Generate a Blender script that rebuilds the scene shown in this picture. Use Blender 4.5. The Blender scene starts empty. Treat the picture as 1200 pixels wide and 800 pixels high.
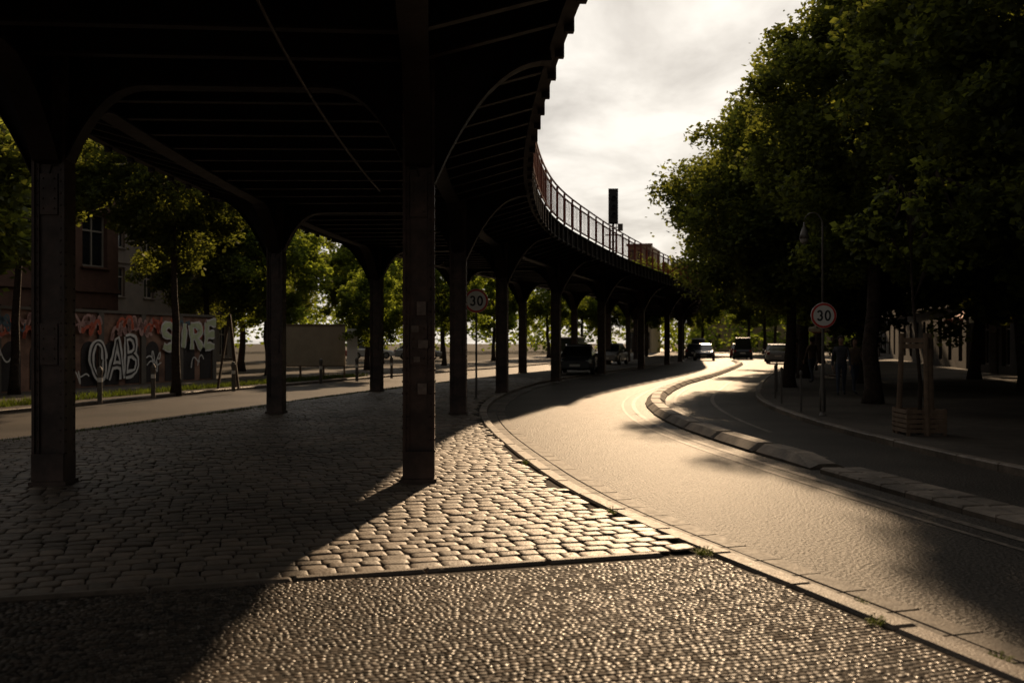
import bpy, math, random, bmesh
import numpy as np
from mathutils import Vector, Matrix, noise
random.seed(7); np.random.seed(7)
scene=bpy.context.scene
COL=scene.collection
scene.view_settings.view_transform='Standard'
scene.view_settings.look='None'
scene.view_settings.exposure=0

# ------------------------------------------------------------------ materials
def newmat(name):
    m=bpy.data.materials.new(name); m.use_nodes=True
    nt=m.node_tree; b=nt.nodes['Principled BSDF']
    return m,nt,b
def mat(name,c1,c2=None,scale=3.0,rough=0.6,rvar=0.15,bump=0.0,bscale=40.0,metal=0.0,detail=6,island=0.0,spec=0.5,bdist=0.01,stain=None,tight=.18):
    m,nt,b=newmat(name)
    if c2 is None: c2=tuple(c*0.6 for c in c1)
    N=nt.nodes;L=nt.links
    tc=N.new('ShaderNodeTexCoord')
    no=N.new('ShaderNodeTexNoise'); no.inputs['Scale'].default_value=scale; no.inputs['Detail'].default_value=detail
    no.inputs['Roughness'].default_value=0.65
    L.new(tc.outputs['Object'],no.inputs['Vector'])
    cr=N.new('ShaderNodeValToRGB'); cr.color_ramp.elements[0].position=0.5-tight; cr.color_ramp.elements[1].position=0.5+tight
    cr.color_ramp.elements[0].color=(*c2,1); cr.color_ramp.elements[1].color=(*c1,1)
    L.new(no.outputs['Fac'],cr.inputs['Fac'])
    out=cr.outputs['Color']
    if island>0:
        g=N.new('ShaderNodeNewGeometry')
        mr=N.new('ShaderNodeMapRange'); mr.inputs['To Min'].default_value=1-island; mr.inputs['To Max'].default_value=1+island
        L.new(g.outputs['Random Per Island'],mr.inputs['Value'])
        mx=N.new('ShaderNodeVectorMath'); mx.operation='SCALE'
        L.new(out,mx.inputs[0]); L.new(mr.outputs['Result'],mx.inputs['Scale'])
        out=mx.outputs['Vector']
    if stain:
        n2=N.new('ShaderNodeTexNoise'); n2.inputs['Scale'].default_value=stain; n2.inputs['Detail'].default_value=3
        L.new(tc.outputs['Object'],n2.inputs['Vector'])
        mr2=N.new('ShaderNodeMapRange'); mr2.inputs['From Min'].default_value=0.35; mr2.inputs['From Max'].default_value=0.65
        mr2.inputs['To Min'].default_value=0.6; mr2.inputs['To Max'].default_value=1.15
        L.new(n2.outputs['Fac'],mr2.inputs['Value'])
        mx2=N.new('ShaderNodeVectorMath'); mx2.operation='SCALE'
        L.new(out,mx2.inputs[0]); L.new(mr2.outputs['Result'],mx2.inputs['Scale']); out=mx2.outputs['Vector']
    L.new(out,b.inputs['Base Color'])
    rr=N.new('ShaderNodeMapRange'); rr.inputs['To Min'].default_value=max(0.03,rough-rvar); rr.inputs['To Max'].default_value=min(1,rough+rvar)
    if island>=.6:
        g2=N.new('ShaderNodeNewGeometry'); pw=N.new('ShaderNodeMath'); pw.operation='MULTIPLY'; pw.inputs[1].default_value=7.31
        fr=N.new('ShaderNodeMath'); fr.operation='FRACT'; L.new(g2.outputs['Random Per Island'],pw.inputs[0]); L.new(pw.outputs[0],fr.inputs[0]); L.new(fr.outputs[0],rr.inputs['Value'])
    else:
        n3=N.new('ShaderNodeTexNoise'); n3.inputs['Scale'].default_value=scale*2.3; n3.inputs['Detail'].default_value=4
        L.new(tc.outputs['Object'],n3.inputs['Vector'])
        L.new(n3.outputs['Fac'],rr.inputs['Value'])
    L.new(rr.outputs['Result'],b.inputs['Roughness'])
    b.inputs['Metallic'].default_value=metal
    b.inputs['Specular IOR Level'].default_value=spec
    if bump>0:
        nb=N.new('ShaderNodeTexNoise'); nb.inputs['Scale'].default_value=bscale; nb.inputs['Detail'].default_value=4
        L.new(tc.outputs['Object'],nb.inputs['Vector'])
        bp=N.new('ShaderNodeBump'); bp.inputs['Strength'].default_value=bump; bp.inputs['Distance'].default_value=bdist
        L.new(nb.outputs['Fac'],bp.inputs['Height']); L.new(bp.outputs['Normal'],b.inputs['Normal'])
    return m
def leafmat(name,c,t,mixf=0.45):
    m=bpy.data.materials.new(name); m.use_nodes=True
    nt=m.node_tree; N=nt.nodes; L=nt.links
    for n in list(N): N.remove(n)
    o=N.new('ShaderNodeOutputMaterial')
    g=N.new('ShaderNodeNewGeometry')
    mr=N.new('ShaderNodeMapRange'); mr.inputs['To Min'].default_value=0.5; mr.inputs['To Max'].default_value=1.5
    L.new(g.outputs['Random Per Island'],mr.inputs['Value'])
    tc=N.new('ShaderNodeTexCoord'); no=N.new('ShaderNodeTexNoise'); no.inputs['Scale'].default_value=0.8
    L.new(tc.outputs['Object'],no.inputs['Vector'])
    mr2=N.new('ShaderNodeMapRange'); mr2.inputs['From Min'].default_value=0.3; mr2.inputs['From Max'].default_value=0.7; mr2.inputs['To Min'].default_value=0.6; mr2.inputs['To Max'].default_value=1.3
    L.new(no.outputs['Fac'],mr2.inputs['Value'])
    mu=N.new('ShaderNodeMath'); mu.operation='MULTIPLY'; L.new(mr.outputs[0],mu.inputs[0]); L.new(mr2.outputs[0],mu.inputs[1])
    def sc(col):
        v=N.new('ShaderNodeVectorMath'); v.operation='SCALE'; v.inputs[0].default_value=col; L.new(mu.outputs[0],v.inputs['Scale']); return v.outputs[0]
    d=N.new('ShaderNodeBsdfDiffuse'); L.new(sc(c),d.inputs['Color'])
    tr=N.new('ShaderNodeBsdfTranslucent'); L.new(sc(t),tr.inputs['Color'])
    mx=N.new('ShaderNodeMixShader'); mx.inputs[0].default_value=mixf
    L.new(d.outputs[0],mx.inputs[1]); L.new(tr.outputs[0],mx.inputs[2])
    gl=N.new('ShaderNodeBsdfGlossy'); gl.inputs['Roughness'].default_value=0.5; gl.inputs['Color'].default_value=(0.5,0.5,0.4,1)
    m2=N.new('ShaderNodeMixShader'); m2.inputs[0].default_value=0.035
    L.new(mx.outputs[0],m2.inputs[1]); L.new(gl.outputs[0],m2.inputs[2])
    L.new(m2.outputs[0],o.inputs['Surface'])
    return m

M={}
M['earth']=mat('earth_mat',(0.05,0.04,0.025),(0.03,0.024,0.016),0.6,0.95,0.05,0.5,20,spec=0.1)
M['asphalt']=mat('asphalt_mat',(0.078,0.064,0.051),(0.016,0.0135,0.0115),36,0.58,0.12,1.0,30,stain=0.5,bdist=0.028,spec=0.10,detail=3,tight=.08)
M['asphalt_old']=mat('asphalt_old_mat',(0.085,0.072,0.060),(0.05,0.043,0.037),40,0.65,0.1,0.7,45,stain=0.4,spec=0.15,bdist=.015)
M['cobble']=mat('cobble_mat',(0.185,0.140,0.105),(0.10,0.077,0.060),9,0.55,0.12,0.6,45,island=0.35,stain=0.5,bdist=0.008,spec=0.26)
M['mosaic']=mat('mosaic_mat',(0.078,0.059,0.045),(0.045,0.035,0.027),14,0.58,0.28,0.2,60,island=0.75,stain=0.6,bdist=0.003,spec=0.16)
M['mortar']=mat('mortar_mat',(0.045,0.036,0.028),(0.022,0.018,0.015),12,0.9,0.05,0.6,50,spec=0.1)
M['kerb']=mat('granite_kerb_mat',(0.19,0.150,0.118),(0.11,0.088,0.070),8,0.6,0.12,0.6,60,island=0.25,stain=1.0,spec=0.20)
M['gutter']=mat('gutter_sett_mat',(0.12,0.098,0.078),(0.065,0.054,0.044),8,0.65,0.12,0.6,50,island=0.3,stain=1.0,spec=0.12)
M['pavement']=mat('pavement_mat',(0.09,0.073,0.058),(0.05,0.042,0.035),5,0.8,0.1,0.6,18,stain=0.4,spec=0.15)
M['paint']=mat('road_paint_mat',(0.22,0.18,0.145),(0.06,0.052,0.044),12,0.62,0.1,0.3,70,stain=1.5,spec=0.12)
M['concrete']=mat('concrete_mat',(0.24,0.195,0.155),(0.13,0.108,0.088),5,0.7,0.1,0.5,40,island=0.2,stain=1.5,spec=0.16)
M['steel']=mat('painted_steel_mat',(0.034,0.022,0.018),(0.018,0.012,0.010),3,0.6,0.12,0.25,30,stain=1.2,spec=0.17)
M['steel2']=mat('column_steel_mat',(0.12,0.076,0.060),(0.055,0.036,0.029),4,0.5,0.12,0.4,25,stain=2.0,spec=0.4)
M['rail']=mat('railing_steel_mat',(0.28,0.075,0.050),(0.18,0.050,0.035),3,0.65,spec=.2)
M['pipe']=mat('pipe_mat',(0.06,0.041,0.034),(0.035,0.026,0.022),3,0.5,spec=0.25)
M['black']=mat('dark_metal_mat',(0.03,0.028,0.026),(0.018,0.017,0.016),5,0.5)
M['galv']=mat('galvanised_mat',(0.17,0.15,0.13),(0.10,0.09,0.08),8,0.55,metal=0.2)
M['white']=mat('white_enamel_mat',(0.88,0.85,0.79),(0.82,0.79,0.73),6,0.4)
M['red']=mat('red_enamel_mat',(0.70,0.05,0.03),(0.58,0.04,0.03),6,0.45)
M['bark']=mat('bark_mat',(0.075,0.055,0.042),(0.03,0.022,0.017),7,0.9,0.05,0.9,14,bdist=0.04,spec=0.15)
M['wood']=mat('stake_wood_mat',(0.22,0.145,0.09),(0.12,0.08,0.052),6,0.8,0.1,0.5,20)
M['dwood']=mat('weathered_timber_mat',(0.09,0.06,0.042),(0.05,0.035,0.025),6,0.8,0.1,0.5,20)
M['brick']=mat('brick_mat',(0.15,0.085,0.062),(0.10,0.058,0.043),2.5,0.85,0.08,0.5,25,spec=.2)
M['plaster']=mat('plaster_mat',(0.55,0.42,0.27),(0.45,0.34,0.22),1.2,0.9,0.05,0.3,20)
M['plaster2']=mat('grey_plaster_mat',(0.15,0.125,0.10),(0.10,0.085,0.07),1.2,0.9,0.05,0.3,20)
M['dplaster']=mat('dark_plaster_mat',(0.07,0.055,0.045),(0.045,0.036,0.03),1.2,0.9,0.05,0.3,20)  # even dark plaster tone, deeper than the grey plaster
M['sticker']=mat('sticker_paper_mat',(0.28,0.23,0.20),(0.15,0.12,0.10),14,0.8)
M['roof']=mat('roof_mat',(0.30,0.17,0.11),(0.22,0.12,0.08),4,0.8)
M['glass']=mat('window_glass_mat',(0.02,0.022,0.025),(0.012,0.013,0.015),1,0.12,0.05)
M['frame']=mat('window_frame_mat',(0.34,0.30,0.25),(0.25,0.22,0.18),5,0.6)
M['panelred']=mat('wall_panel_mat',(0.34,0.19,0.13),(0.20,0.115,0.085),2,0.75,0.1,0.3,15,stain=1.0,spec=.2)
M['gwhite']=mat('white_spray_mat',(0.85,0.82,0.78),(0.60,0.57,0.53),5,0.7)
M['gpink']=mat('pink_spray_mat',(0.55,0.33,0.28),(0.42,0.22,0.20),3,0.7)
M['gred']=mat('red_spray_mat',(0.65,0.13,0.05),(0.45,0.08,0.04),3,0.7)
M['gblue']=mat('blue_spray_mat',(0.10,0.16,0.2),(0.06,0.09,0.12),3,0.7)
M['ggreen']=mat('pale_green_spray_mat',(0.62,0.68,0.42),(0.46,0.50,0.31),5,0.7)
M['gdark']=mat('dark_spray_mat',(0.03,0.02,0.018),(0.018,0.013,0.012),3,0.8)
M['hoard']=mat('hoarding_mat',(0.46,0.37,0.26),(0.37,0.30,0.21),2,0.8,0.1,0.2,10)
M['skin']=mat('skin_mat',(0.45,0.27,0.19),(0.38,0.22,0.15),5,0.55)
M['jacket']=mat('jacket_mat',(0.09,0.09,0.10),(0.06,0.06,0.07),8,0.85)
M['jacket2']=mat('coat_mat',(0.20,0.13,0.09),(0.14,0.09,0.06),8,0.85)
M['jeans']=mat('jeans_mat',(0.07,0.08,0.11),(0.045,0.055,0.08),8,0.85)
M['hair']=mat('hair_mat',(0.04,0.025,0.015),(0.02,0.012,0.01),20,0.6)
M['rubber']=mat('tyre_mat',(0.02,0.02,0.02),(0.014,0.014,0.014),10,0.85)
M['chrome']=mat('rim_mat',(0.4,0.4,0.4),(0.3,0.3,0.3),5,0.3,metal=0.9)
M['taill']=mat('tail_lamp_mat',(0.4,0.02,0.01),(0.3,0.01,0.01),5,0.25)
M['headl']=mat('head_lamp_mat',(0.8,0.8,0.75),(0.6,0.6,0.58),5,0.15)
M['awn']=mat('awning_mat',(0.40,0.10,0.05),(0.3,0.07,0.04),3,0.8)
M['awn2']=mat('cream_awning_mat',(0.55,0.45,0.3),(0.45,0.36,0.24),3,0.8)
M['leafA']=leafmat('linden_leaf_mat',(0.076,0.100,0.028),(0.24,0.265,0.036),0.47)
M['leafB']=leafmat('fresh_leaf_mat',(0.09,0.13,0.028),(0.32,0.39,0.038),0.52)
M['grass']=leafmat('grass_mat',(0.06,0.08,0.02),(0.12,0.16,0.02),0.4)
def carpaint(n,c):
    m=mat(n,c,tuple(x*0.9 for x in c),3,0.25,0.05); m.node_tree.nodes['Principled BSDF'].inputs['Coat Weight'].default_value=0.6; return m
M['cwhite']=carpaint('white_car_paint',(0.6,0.6,0.58)); M['cdark']=carpaint('dark_car_paint',(0.03,0.035,0.045))
M['csilver']=carpaint('silver_car_paint',(0.35,0.35,0.36)); M['cred']=carpaint('red_car_paint',(0.3,0.03,0.02))

# ------------------------------------------------------------------ helpers
class MB:
    def __init__(s): s.v=[];s.f=[];s.m=[]
    def add(s,vs,fs,mi=0):
        o=len(s.v); s.v+= [tuple(map(float,v)) for v in vs]
        for f in fs: s.f.append(tuple(i+o for i in f)); s.m.append(mi)
    def box(s,c,sz,rz=0,mi=0):
        hx,hy,hz=sz[0]/2,sz[1]/2,sz[2]/2; ca,sa=math.cos(rz),math.sin(rz)
        vs=[]
        for z in(-hz,hz):
            for x,y in((-hx,-hy),(hx,-hy),(hx,hy),(-hx,hy)):
                vs.append((c[0]+x*ca-y*sa,c[1]+x*sa+y*ca,c[2]+z))
        s.add(vs,[(3,2,1,0),(4,5,6,7),(0,1,5,4),(1,2,6,5),(2,3,7,6),(3,0,4,7)],mi)
    def beam(s,p0,p1,w,h,mi=0):
        p0=Vector(p0);p1=Vector(p1);d=(p1-p0).normalized()
        up=Vector((0,0,1)) if abs(d.z)<0.95 else Vector((0,1,0))
        r=d.cross(up).normalized(); u=r.cross(d).normalized()
        vs=[]
        for p in(p0,p1):
            for a,b in((-1,-1),(1,-1),(1,1),(-1,1)): vs.append(p+r*a*w/2+u*b*h/2)
        s.add(vs,[(3,2,1,0),(4,5,6,7),(0,1,5,4),(1,2,6,5),(2,3,7,6),(3,0,4,7)],mi)
    def tube(s,pts,rads,n=8,mi=0):
        pts=[Vector(p) for p in pts]; vs=[];fs=[]
        for i,p in enumerate(pts):
            d=(pts[min(i+1,len(pts)-1)]-pts[max(i-1,0)]).normalized()
            a=Vector((1,0,0)) if abs(d.x)<0.8 else Vector((0,1,0))
            r=d.cross(a).normalized();u=r.cross(d)
            for k in range(n):
                t=2*math.pi*k/n; vs.append(p+(r*math.cos(t)+u*math.sin(t))*rads[i])
        for i in range(len(pts)-1):
            for k in range(n):
                k2=(k+1)%n; fs.append((i*n+k,i*n+k2,(i+1)*n+k2,(i+1)*n+k))
        fs.append(tuple(range(n))[::-1]); fs.append(tuple((len(pts)-1)*n+k for k in range(n)))
        s.add(vs,fs,mi)
    def lathe(s,prof,c=(0,0,0),n=16,mi=0,axis='z'):
        vs=[];fs=[]
        for r,z in prof:
            for k in range(n):
                t=2*math.pi*k/n; a,b=r*math.cos(t),r*math.sin(t)
                if axis=='z': vs.append((c[0]+a,c[1]+b,c[2]+z))
                elif axis=='y': vs.append((c[0]+a,c[1]+z,c[2]+b))
                else: vs.append((c[0]+z,c[1]+a,c[2]+b))
        for i in range(len(prof)-1):
            for k in range(n):
                k2=(k+1)%n; fs.append((i*n+k,i*n+k2,(i+1)*n+k2,(i+1)*n+k))
        fs.append(tuple(range(n))[::-1]); fs.append(tuple((len(prof)-1)*n+k for k in range(n)))
        s.add(vs,fs,mi)
    def prism(s,poly,p0,ux,uz,un,th,mi=0):
        ux=Vector(ux);uz=Vector(uz);un=Vector(un);p0=Vector(p0);n=len(poly)
        vs=[p0+ux*a+uz*b-un*th/2 for a,b in poly]+[p0+ux*a+uz*b+un*th/2 for a,b in poly]
        fs=[tuple(range(n)),tuple(range(n,2*n))[::-1]]
        for i in range(n):
            j=(i+1)%n; fs.append((i,i+n,j+n,j))
        s.add(vs,fs,mi)
    def mesh(s,name,mats,smooth=False,fix=True):
        me=bpy.data.meshes.new(name); me.from_pydata(s.v,[],s.f)
        for m in mats: me.materials.append(m)
        if len(mats)>1: me.polygons.foreach_set('material_index',s.m)
        if smooth: me.polygons.foreach_set('use_smooth',[True]*len(me.polygons))
        me.update()
        if fix:
            bm=bmesh.new(); bm.from_mesh(me); bmesh.ops.recalc_face_normals(bm,faces=bm.faces); bm.to_mesh(me); bm.free()
        return me
    def obj(s,name,mats,parent=None,smooth=False,loc=(0,0,0),fix=True):
        return mkobj(name,s.mesh(name,mats,smooth,fix),parent,loc)
def mkobj(name,me,parent=None,loc=(0,0,0),rz=0):
    o=bpy.data.objects.new(name,me); COL.objects.link(o); o.location=loc; o.rotation_euler=(0,0,rz)
    if parent: o.parent=parent
    return o
def tag(o,label=None,cat=None,kind=None,group=None):
    if label:o['label']=label
    if cat:o['category']=cat
    if kind:o['kind']=kind
    if group:o['group']=group
    return o
def npmesh(name,V,F,mats,smooth=False):
    me=bpy.data.meshes.new(name); V=np.asarray(V,dtype=np.float32);F=np.asarray(F,dtype=np.int32)
    k=F.shape[1]
    me.vertices.add(len(V)); me.vertices.foreach_set('co',V.ravel())
    me.loops.add(F.size); me.loops.foreach_set('vertex_index',F.ravel())
    me.polygons.add(len(F)); me.polygons.foreach_set('loop_start',np.arange(len(F),dtype=np.int32)*k)
    me.polygons.foreach_set('loop_total',np.full(len(F),k,dtype=np.int32))
    if smooth: me.polygons.foreach_set('use_smooth',np.ones(len(F),dtype=bool))
    for m in mats: me.materials.append(m)
    me.update(calc_edges=True); me.validate(); return me
def spline(pts,step=0.5):
    P=[np.array(p,float) for p in pts]; out=[]
    P=[2*P[0]-P[1]]+P+[2*P[-1]-P[-2]]
    for i in range(1,len(P)-2):
        p0,p1,p2,p3=P[i-1:i+3]
        a=np.linalg.norm(p1-p0)**.5;b=np.linalg.norm(p2-p1)**.5;c=np.linalg.norm(p3-p2)**.5
        t0,t1=0,a;t2=t1+b;t3=t2+c
        n=max(2,int(np.linalg.norm(p2-p1)/0.2))
        for t in np.linspace(t1,t2,n,endpoint=False):
            A1=(t1-t)/(t1-t0)*p0+(t-t0)/(t1-t0)*p1;A2=(t2-t)/(t2-t1)*p1+(t-t1)/(t2-t1)*p2;A3=(t3-t)/(t3-t2)*p2+(t-t2)/(t3-t2)*p3
            B1=(t2-t)/(t2-t0)*A1+(t-t0)/(t2-t0)*A2;B2=(t3-t)/(t3-t1)*A2+(t-t1)/(t3-t1)*A3
            out.append((t2-t)/(t2-t1)*B1+(t-t1)/(t2-t1)*B2)
    out.append(P[-2]); out=np.array(out)
    for _ in range(60):
        out[1:-1]=0.25*out[:-2]+0.5*out[1:-1]+0.25*out[2:]
    s=np.r_[0,np.cumsum(np.linalg.norm(np.diff(out,axis=0),axis=1))]
    q=np.arange(0,s[-1],step)
    return np.c_[np.interp(q,s,out[:,0]),np.interp(q,s,out[:,1])]
def normals(P):
    T=np.gradient(P,axis=0); T/=np.linalg.norm(T,axis=1)[:,None]
    return np.c_[T[:,1],-T[:,0]],T
def off(P,o):
    N,_=normals(P); return P+N*o
def clip(P,y0,y1): return P[(P[:,1]>=y0)&(P[:,1]<=y1)]
def sheet(name,PL,PR,z,m,n=1):
    V=[];F=[]
    k=len(PL)
    for i in range(k):
        for j in range(n+1):
            t=j/n; V.append((PL[i][0]*(1-t)+PR[i][0]*t,PL[i][1]*(1-t)+PR[i][1]*t,z))
    for i in range(k-1):
        for j in range(n):
            a=i*(n+1)+j; F.append((a,a+1,a+n+2,a+n+1))
    me=npmesh(name,V,F,[m]); o=mkobj(name,me); tag(o,kind='structure'); return o
def resample(P,k):
    s=np.r_[0,np.cumsum(np.linalg.norm(np.diff(P,axis=0),axis=1))]; q=np.linspace(0,s[-1],k)
    return np.c_[np.interp(q,s,P[:,0]),np.interp(q,s,P[:,1])]
def kerbstones(mb,P,o0,o1,z0,z1,length=1.0,gap=0.012,mi=0,jit=0.004,c=0.02):
    N,T=normals(P); s=np.r_[0,np.cumsum(np.linalg.norm(np.diff(P,axis=0),axis=1))]
    def at(d,o):
        x=np.interp(d,s,P[:,0]);y=np.interp(d,s,P[:,1]);nx=np.interp(d,s,N[:,0]);ny=np.interp(d,s,N[:,1])
        return x+nx*o,y+ny*o
    d=0
    while d<s[-1]-length:
        z=z1+random.uniform(-jit,jit); a=d+gap/2;b=d+length-gap/2
        oa=o0+random.uniform(-jit,jit); ob=o1+random.uniform(-jit,jit)
        vs=[]
        for dd,oo,zz in((a,oa,z0),(b,oa,z0),(b,ob,z0),(a,ob,z0),(a,oa,z-c),(b,oa,z-c),(b,ob,z-c),(a,ob,z-c),
                        (a+c,oa+c,z),(b-c,oa+c,z),(b-c,ob-c,z),(a+c,ob-c,z)):
            x,y=at(dd,oo); vs.append((x,y,zz))
        mb.add(vs,[(0,1,5,4),(1,2,6,5),(2,3,7,6),(3,0,4,7),(4,5,9,8),(5,6,10,9),(6,7,11,10),(7,4,8,11),(8,9,10,11)],mi)
        d+=length

# ------------------------------------------------------------------ layout curves (x, y) in metres
KR=spline([(7.6,-9),(5.0,-3),(3.6,1.5),(2.46,4.8),(2.1,6.2),(1.55,7.7),(.87,10.1),(.18,14.4),(-.42,19.7),(-.60,24.9),(-.05,32),(1.5,40.6),(4.3,50.5),(9.1,66),(13.9,81),(18.4,104),(26,140),(46,240)])
KS=spline([(11.5,-9),(8.9,-3),(7.0,1.5),(5.6,5.2),(4.73,9.2),(4.2,12.6),(3.68,16.5),(3.45,21.2),(3.95,27.5),(6.2,37.3),(9.0,46),(12.6,58),(16.9,74),(19.8,90)])
KP=spline([(14.5,-9),(11.6,-3),(9.2,1.5),(7.7,5.2),(6.8,9.2),(6.25,12.6),(6.05,15.8),(6.05,20.7),(6.8,27.5),(8.7,35.2),(12.0,46.7),(16,58),(22.3,80),(27,104),(35,140),(55,240)])
KL=spline([(-14,-9),(-12.5,0),(-10.5,8),(-8.3,16),(-6.7,22.5),(-5.2,30),(-2.5,40),(0.2,49),(4.6,62),(8.4,75),(12,92),(21,140),(41,240)])
VR=spline([(3.6,-24),(1.6,-10),(.35,-0.8),(-.6,6),(-1.06,11.3),(-1.22,21.0),(-.32,31),(1.75,39.7),(4.4,48.9),(7.6,58.5),(10.6,68),(13.1,77.5),(15,88),(16.8,98),(22,130)])
def xat(P,y): return np.interp(y,P[:,1],P[:,0])

# ------------------------------------------------------------------ ground, roads, pavements
g=MB(); g.add([(-400,-150,-0.03),(400,-150,-0.03),(400,700,-0.03),(-400,700,-0.03)],[(0,1,2,3)])
tag(g.obj('ground',[M['earth']]),kind='structure')
K=500
sheet('main_road',resample(KR,K),resample(KP,K),0.0,M['asphalt'],3)
LRo=off(KL,-5.0)
sheet('side_road',resample(LRo,K),resample(KL,K),0.002,M['asphalt_old'],2)
sheet('viaduct_platform',resample(off(KL,0.1),K),resample(off(KR,-0.1),K),0.060,M['mortar'],3)
KLf=clip(KL,42,200);KRf=clip(KR,42,200)
sheet('far_platform_paving',resample(off(KLf,0.2),200),resample(off(KRf,-0.2),200),0.075,M['pavement'],2)
sheet('pavement',resample(off(KP,0.1),K),resample(off(KP,14.0),K),0.09,M['pavement'],3)
sheet('side_pavement',resample(off(KL,-12.5),K),resample(off(KL,-5.1),K),0.08,M['pavement'],3)
k=MB()
kerbstones(k,clip(KR,-6,110),-0.17,0.0,-0.02,0.10,1.0)
tag(k.obj('platform_kerb',[M['kerb']],fix=False),kind='structure')
k=MB()
kerbstones(k,clip(KR,-6,90),0.006,0.22,-0.05,0.022,0.5,gap=0.008,jit=0.002,c=.008)
kerbstones(k,clip(KR,-6,90),0.228,0.42,-0.05,0.022,0.5,gap=0.008,jit=0.002,c=.008)
tag(k.obj('gutter_setts',[M['gutter']],fix=False),kind='structure')
k=MB(); kerbstones(k,clip(KP,-6,110),0.0,0.16,-0.02,0.11,1.0); tag(k.obj('pavement_kerb',[M['kerb']],fix=False),kind='structure')
k=MB(); kerbstones(k,clip(KL,-6,110),0.0,0.16,-0.02,0.095,1.0); kerbstones(k,clip(off(KL,-5),-6,90),-0.16,0.0,-0.02,0.1,1.0)
tag(k.obj('side_road_kerb',[M['kerb']],fix=False),kind='structure')
def line(name,P,o0,o1,z=0.006):
    sheet(name,off(P,o0),off(P,o1),z,M['paint'])
line('lane_line',clip(KS,-5,80),-0.64,-0.54)
line('lane_line',clip(KS,-5,56),-0.90,-0.84)
line('lane_line',clip(KP,18,60),-1.30,-1.20)
line('lane_line',clip(KS,14,80),0.50,0.58)
k=MB(); kerbstones(k,clip(KS,-5,13.3),-0.28,0.0,-0.02,0.075,0.5,gap=.016,c=.025); kerbstones(k,clip(KS,-5,13.3),0.008,0.28,-0.02,0.075,0.5,gap=.016,c=.025)
tag(k.obj('median_slab_strip',[M['concrete']],fix=False),kind='structure')
def sepblock(wedge=False,L=1.95):
    b=MB(); 
    sec=[(-.26,0),(-.26,.035),(-.12,.14),(.12,.14),(.26,.035),(.26,0)]
    ys=[0,0.10,L-0.10,L]; sc=[0.45,1,1,0.45]
    if wedge: ys=[0,0.7,L-0.10,L]; sc=[0.5,1,1,0.45]
    vs=[]
    for y,s in zip(ys,sc):
        for x,z in sec: vs.append((x*(0.9+0.1*s),y-L/2,z*s))
    fs=[]
    for i in range(3):
        for j in range(5): fs.append((i*6+j,i*6+j+1,(i+1)*6+j+1,(i+1)*6+j))
    fs.append(tuple(range(6))); fs.append(tuple(18+i for i in range(6))[::-1])
    b.add(vs,fs); return b
me_n=sepblock().mesh('traffic_separator_block',[M['concrete']]); me_w=sepblock(True).mesh('traffic_separator_block',[M['concrete']])
Pc=clip(KS,12.6,86); Nn,Tt=normals(Pc); ss=np.r_[0,np.cumsum(np.linalg.norm(np.diff(Pc,axis=0),axis=1))]
d=1.3;first=True
while d<ss[-1]-1:
    x=np.interp(d,ss,Pc[:,0]);y=np.interp(d,ss,Pc[:,1]);tx=np.interp(d,ss,Tt[:,0]);ty=np.interp(d,ss,Tt[:,1])
    o=mkobj('traffic_separator_block',me_w if first else me_n,None,(x+random.uniform(-.01,.01),y,0.004),math.atan2(ty,tx)-math.pi/2+random.uniform(-.01,.01))
    tag(o,'wedge-ended concrete separator block at the head of the row' if first else 'low concrete separator block between the traffic lanes','traffic separator',group='concrete separator blocks along the road')
    first=False; d+=1.98

# ------------------------------------------------------------------ cobbles (real stones)
def stones(cx,cy,ang,w,l,h,z,rj,rings=((1.0,-1),(0.97,-.35),(0.89,-.06),(0.5,0.0)),tilt=.015,dome=.0008):
    n=len(cx); k=len(rings); nv=8*k+1
    t=np.array([(-1,-.75),(-.75,-1),(.75,-1),(1,-.75),(1,.75),(.75,1),(-.75,1),(-1,.75)])
    V=np.zeros((n,nv,3))
    jit=1+np.random.uniform(-rj,rj,(n,8,2))
    tiltx=np.random.normal(0,tilt,n);tilty=np.random.normal(0,tilt,n)
    ca,sa=np.cos(ang),np.sin(ang)
    for r,(s,dz) in enumerate(rings):
        px=t[:,0][None]*jit[:,:,0]*w[:,None]/2*s; py=t[:,1][None]*jit[:,:,1]*l[:,None]/2*s
        V[:,r*8:(r+1)*8,0]=cx[:,None]+px*ca[:,None]-py*sa[:,None]
        V[:,r*8:(r+1)*8,1]=cy[:,None]+px*sa[:,None]+py*ca[:,None]
        V[:,r*8:(r+1)*8,2]=z[:,None]+dz*h+px*tiltx[:,None]+py*tilty[:,None]
    V[:,nv-1,0]=cx;V[:,nv-1,1]=cy;V[:,nv-1,2]=z+dome
    f=[]
    for r in range(k-1):
        for i in range(8):
            j=(i+1)%8; f.append((r*8+i,r*8+j,(r+1)*8+j,(r+1)*8+i))
    b=(k-1)*8
    for i in range(0,8,2):
        f.append((b+i,b+(i+1)%8,b+(i+2)%8,nv-1))
    f=np.array(f); F=(f[None]+(np.arange(n)*nv)[:,None,None]).reshape(-1,4)
    return V.reshape(-1,3),F
CA=math.radians(17); cd=np.array([math.cos(CA),math.sin(CA)]); cn=np.array([-math.sin(CA),math.cos(CA)])
C0=np.array([1.5,7.55])
X=[];Y=[];W=[];Ls=[]
v=0.08
while v<42:
    l=random.uniform(.15,.20)
    u=-18+random.random()*.2
    while u<16:
        w=random.uniform(.13,.235)
        p=C0+cd*(u+w/2)+cn*(v+l/2+0.03*math.sin(u*0.7+v*.3)+.012*math.sin(u*2.9+v))
        if p[1]<43 and xat(KL,p[1])+0.26<p[0]<xat(KR,p[1])-0.24 :
            X.append(p[0]);Y.append(p[1]);W.append(w-.007);Ls.append(l-.008-random.random()*.006)
        u+=w
    v+=l
X=np.array(X);Y=np.array(Y);n=len(X)
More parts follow.
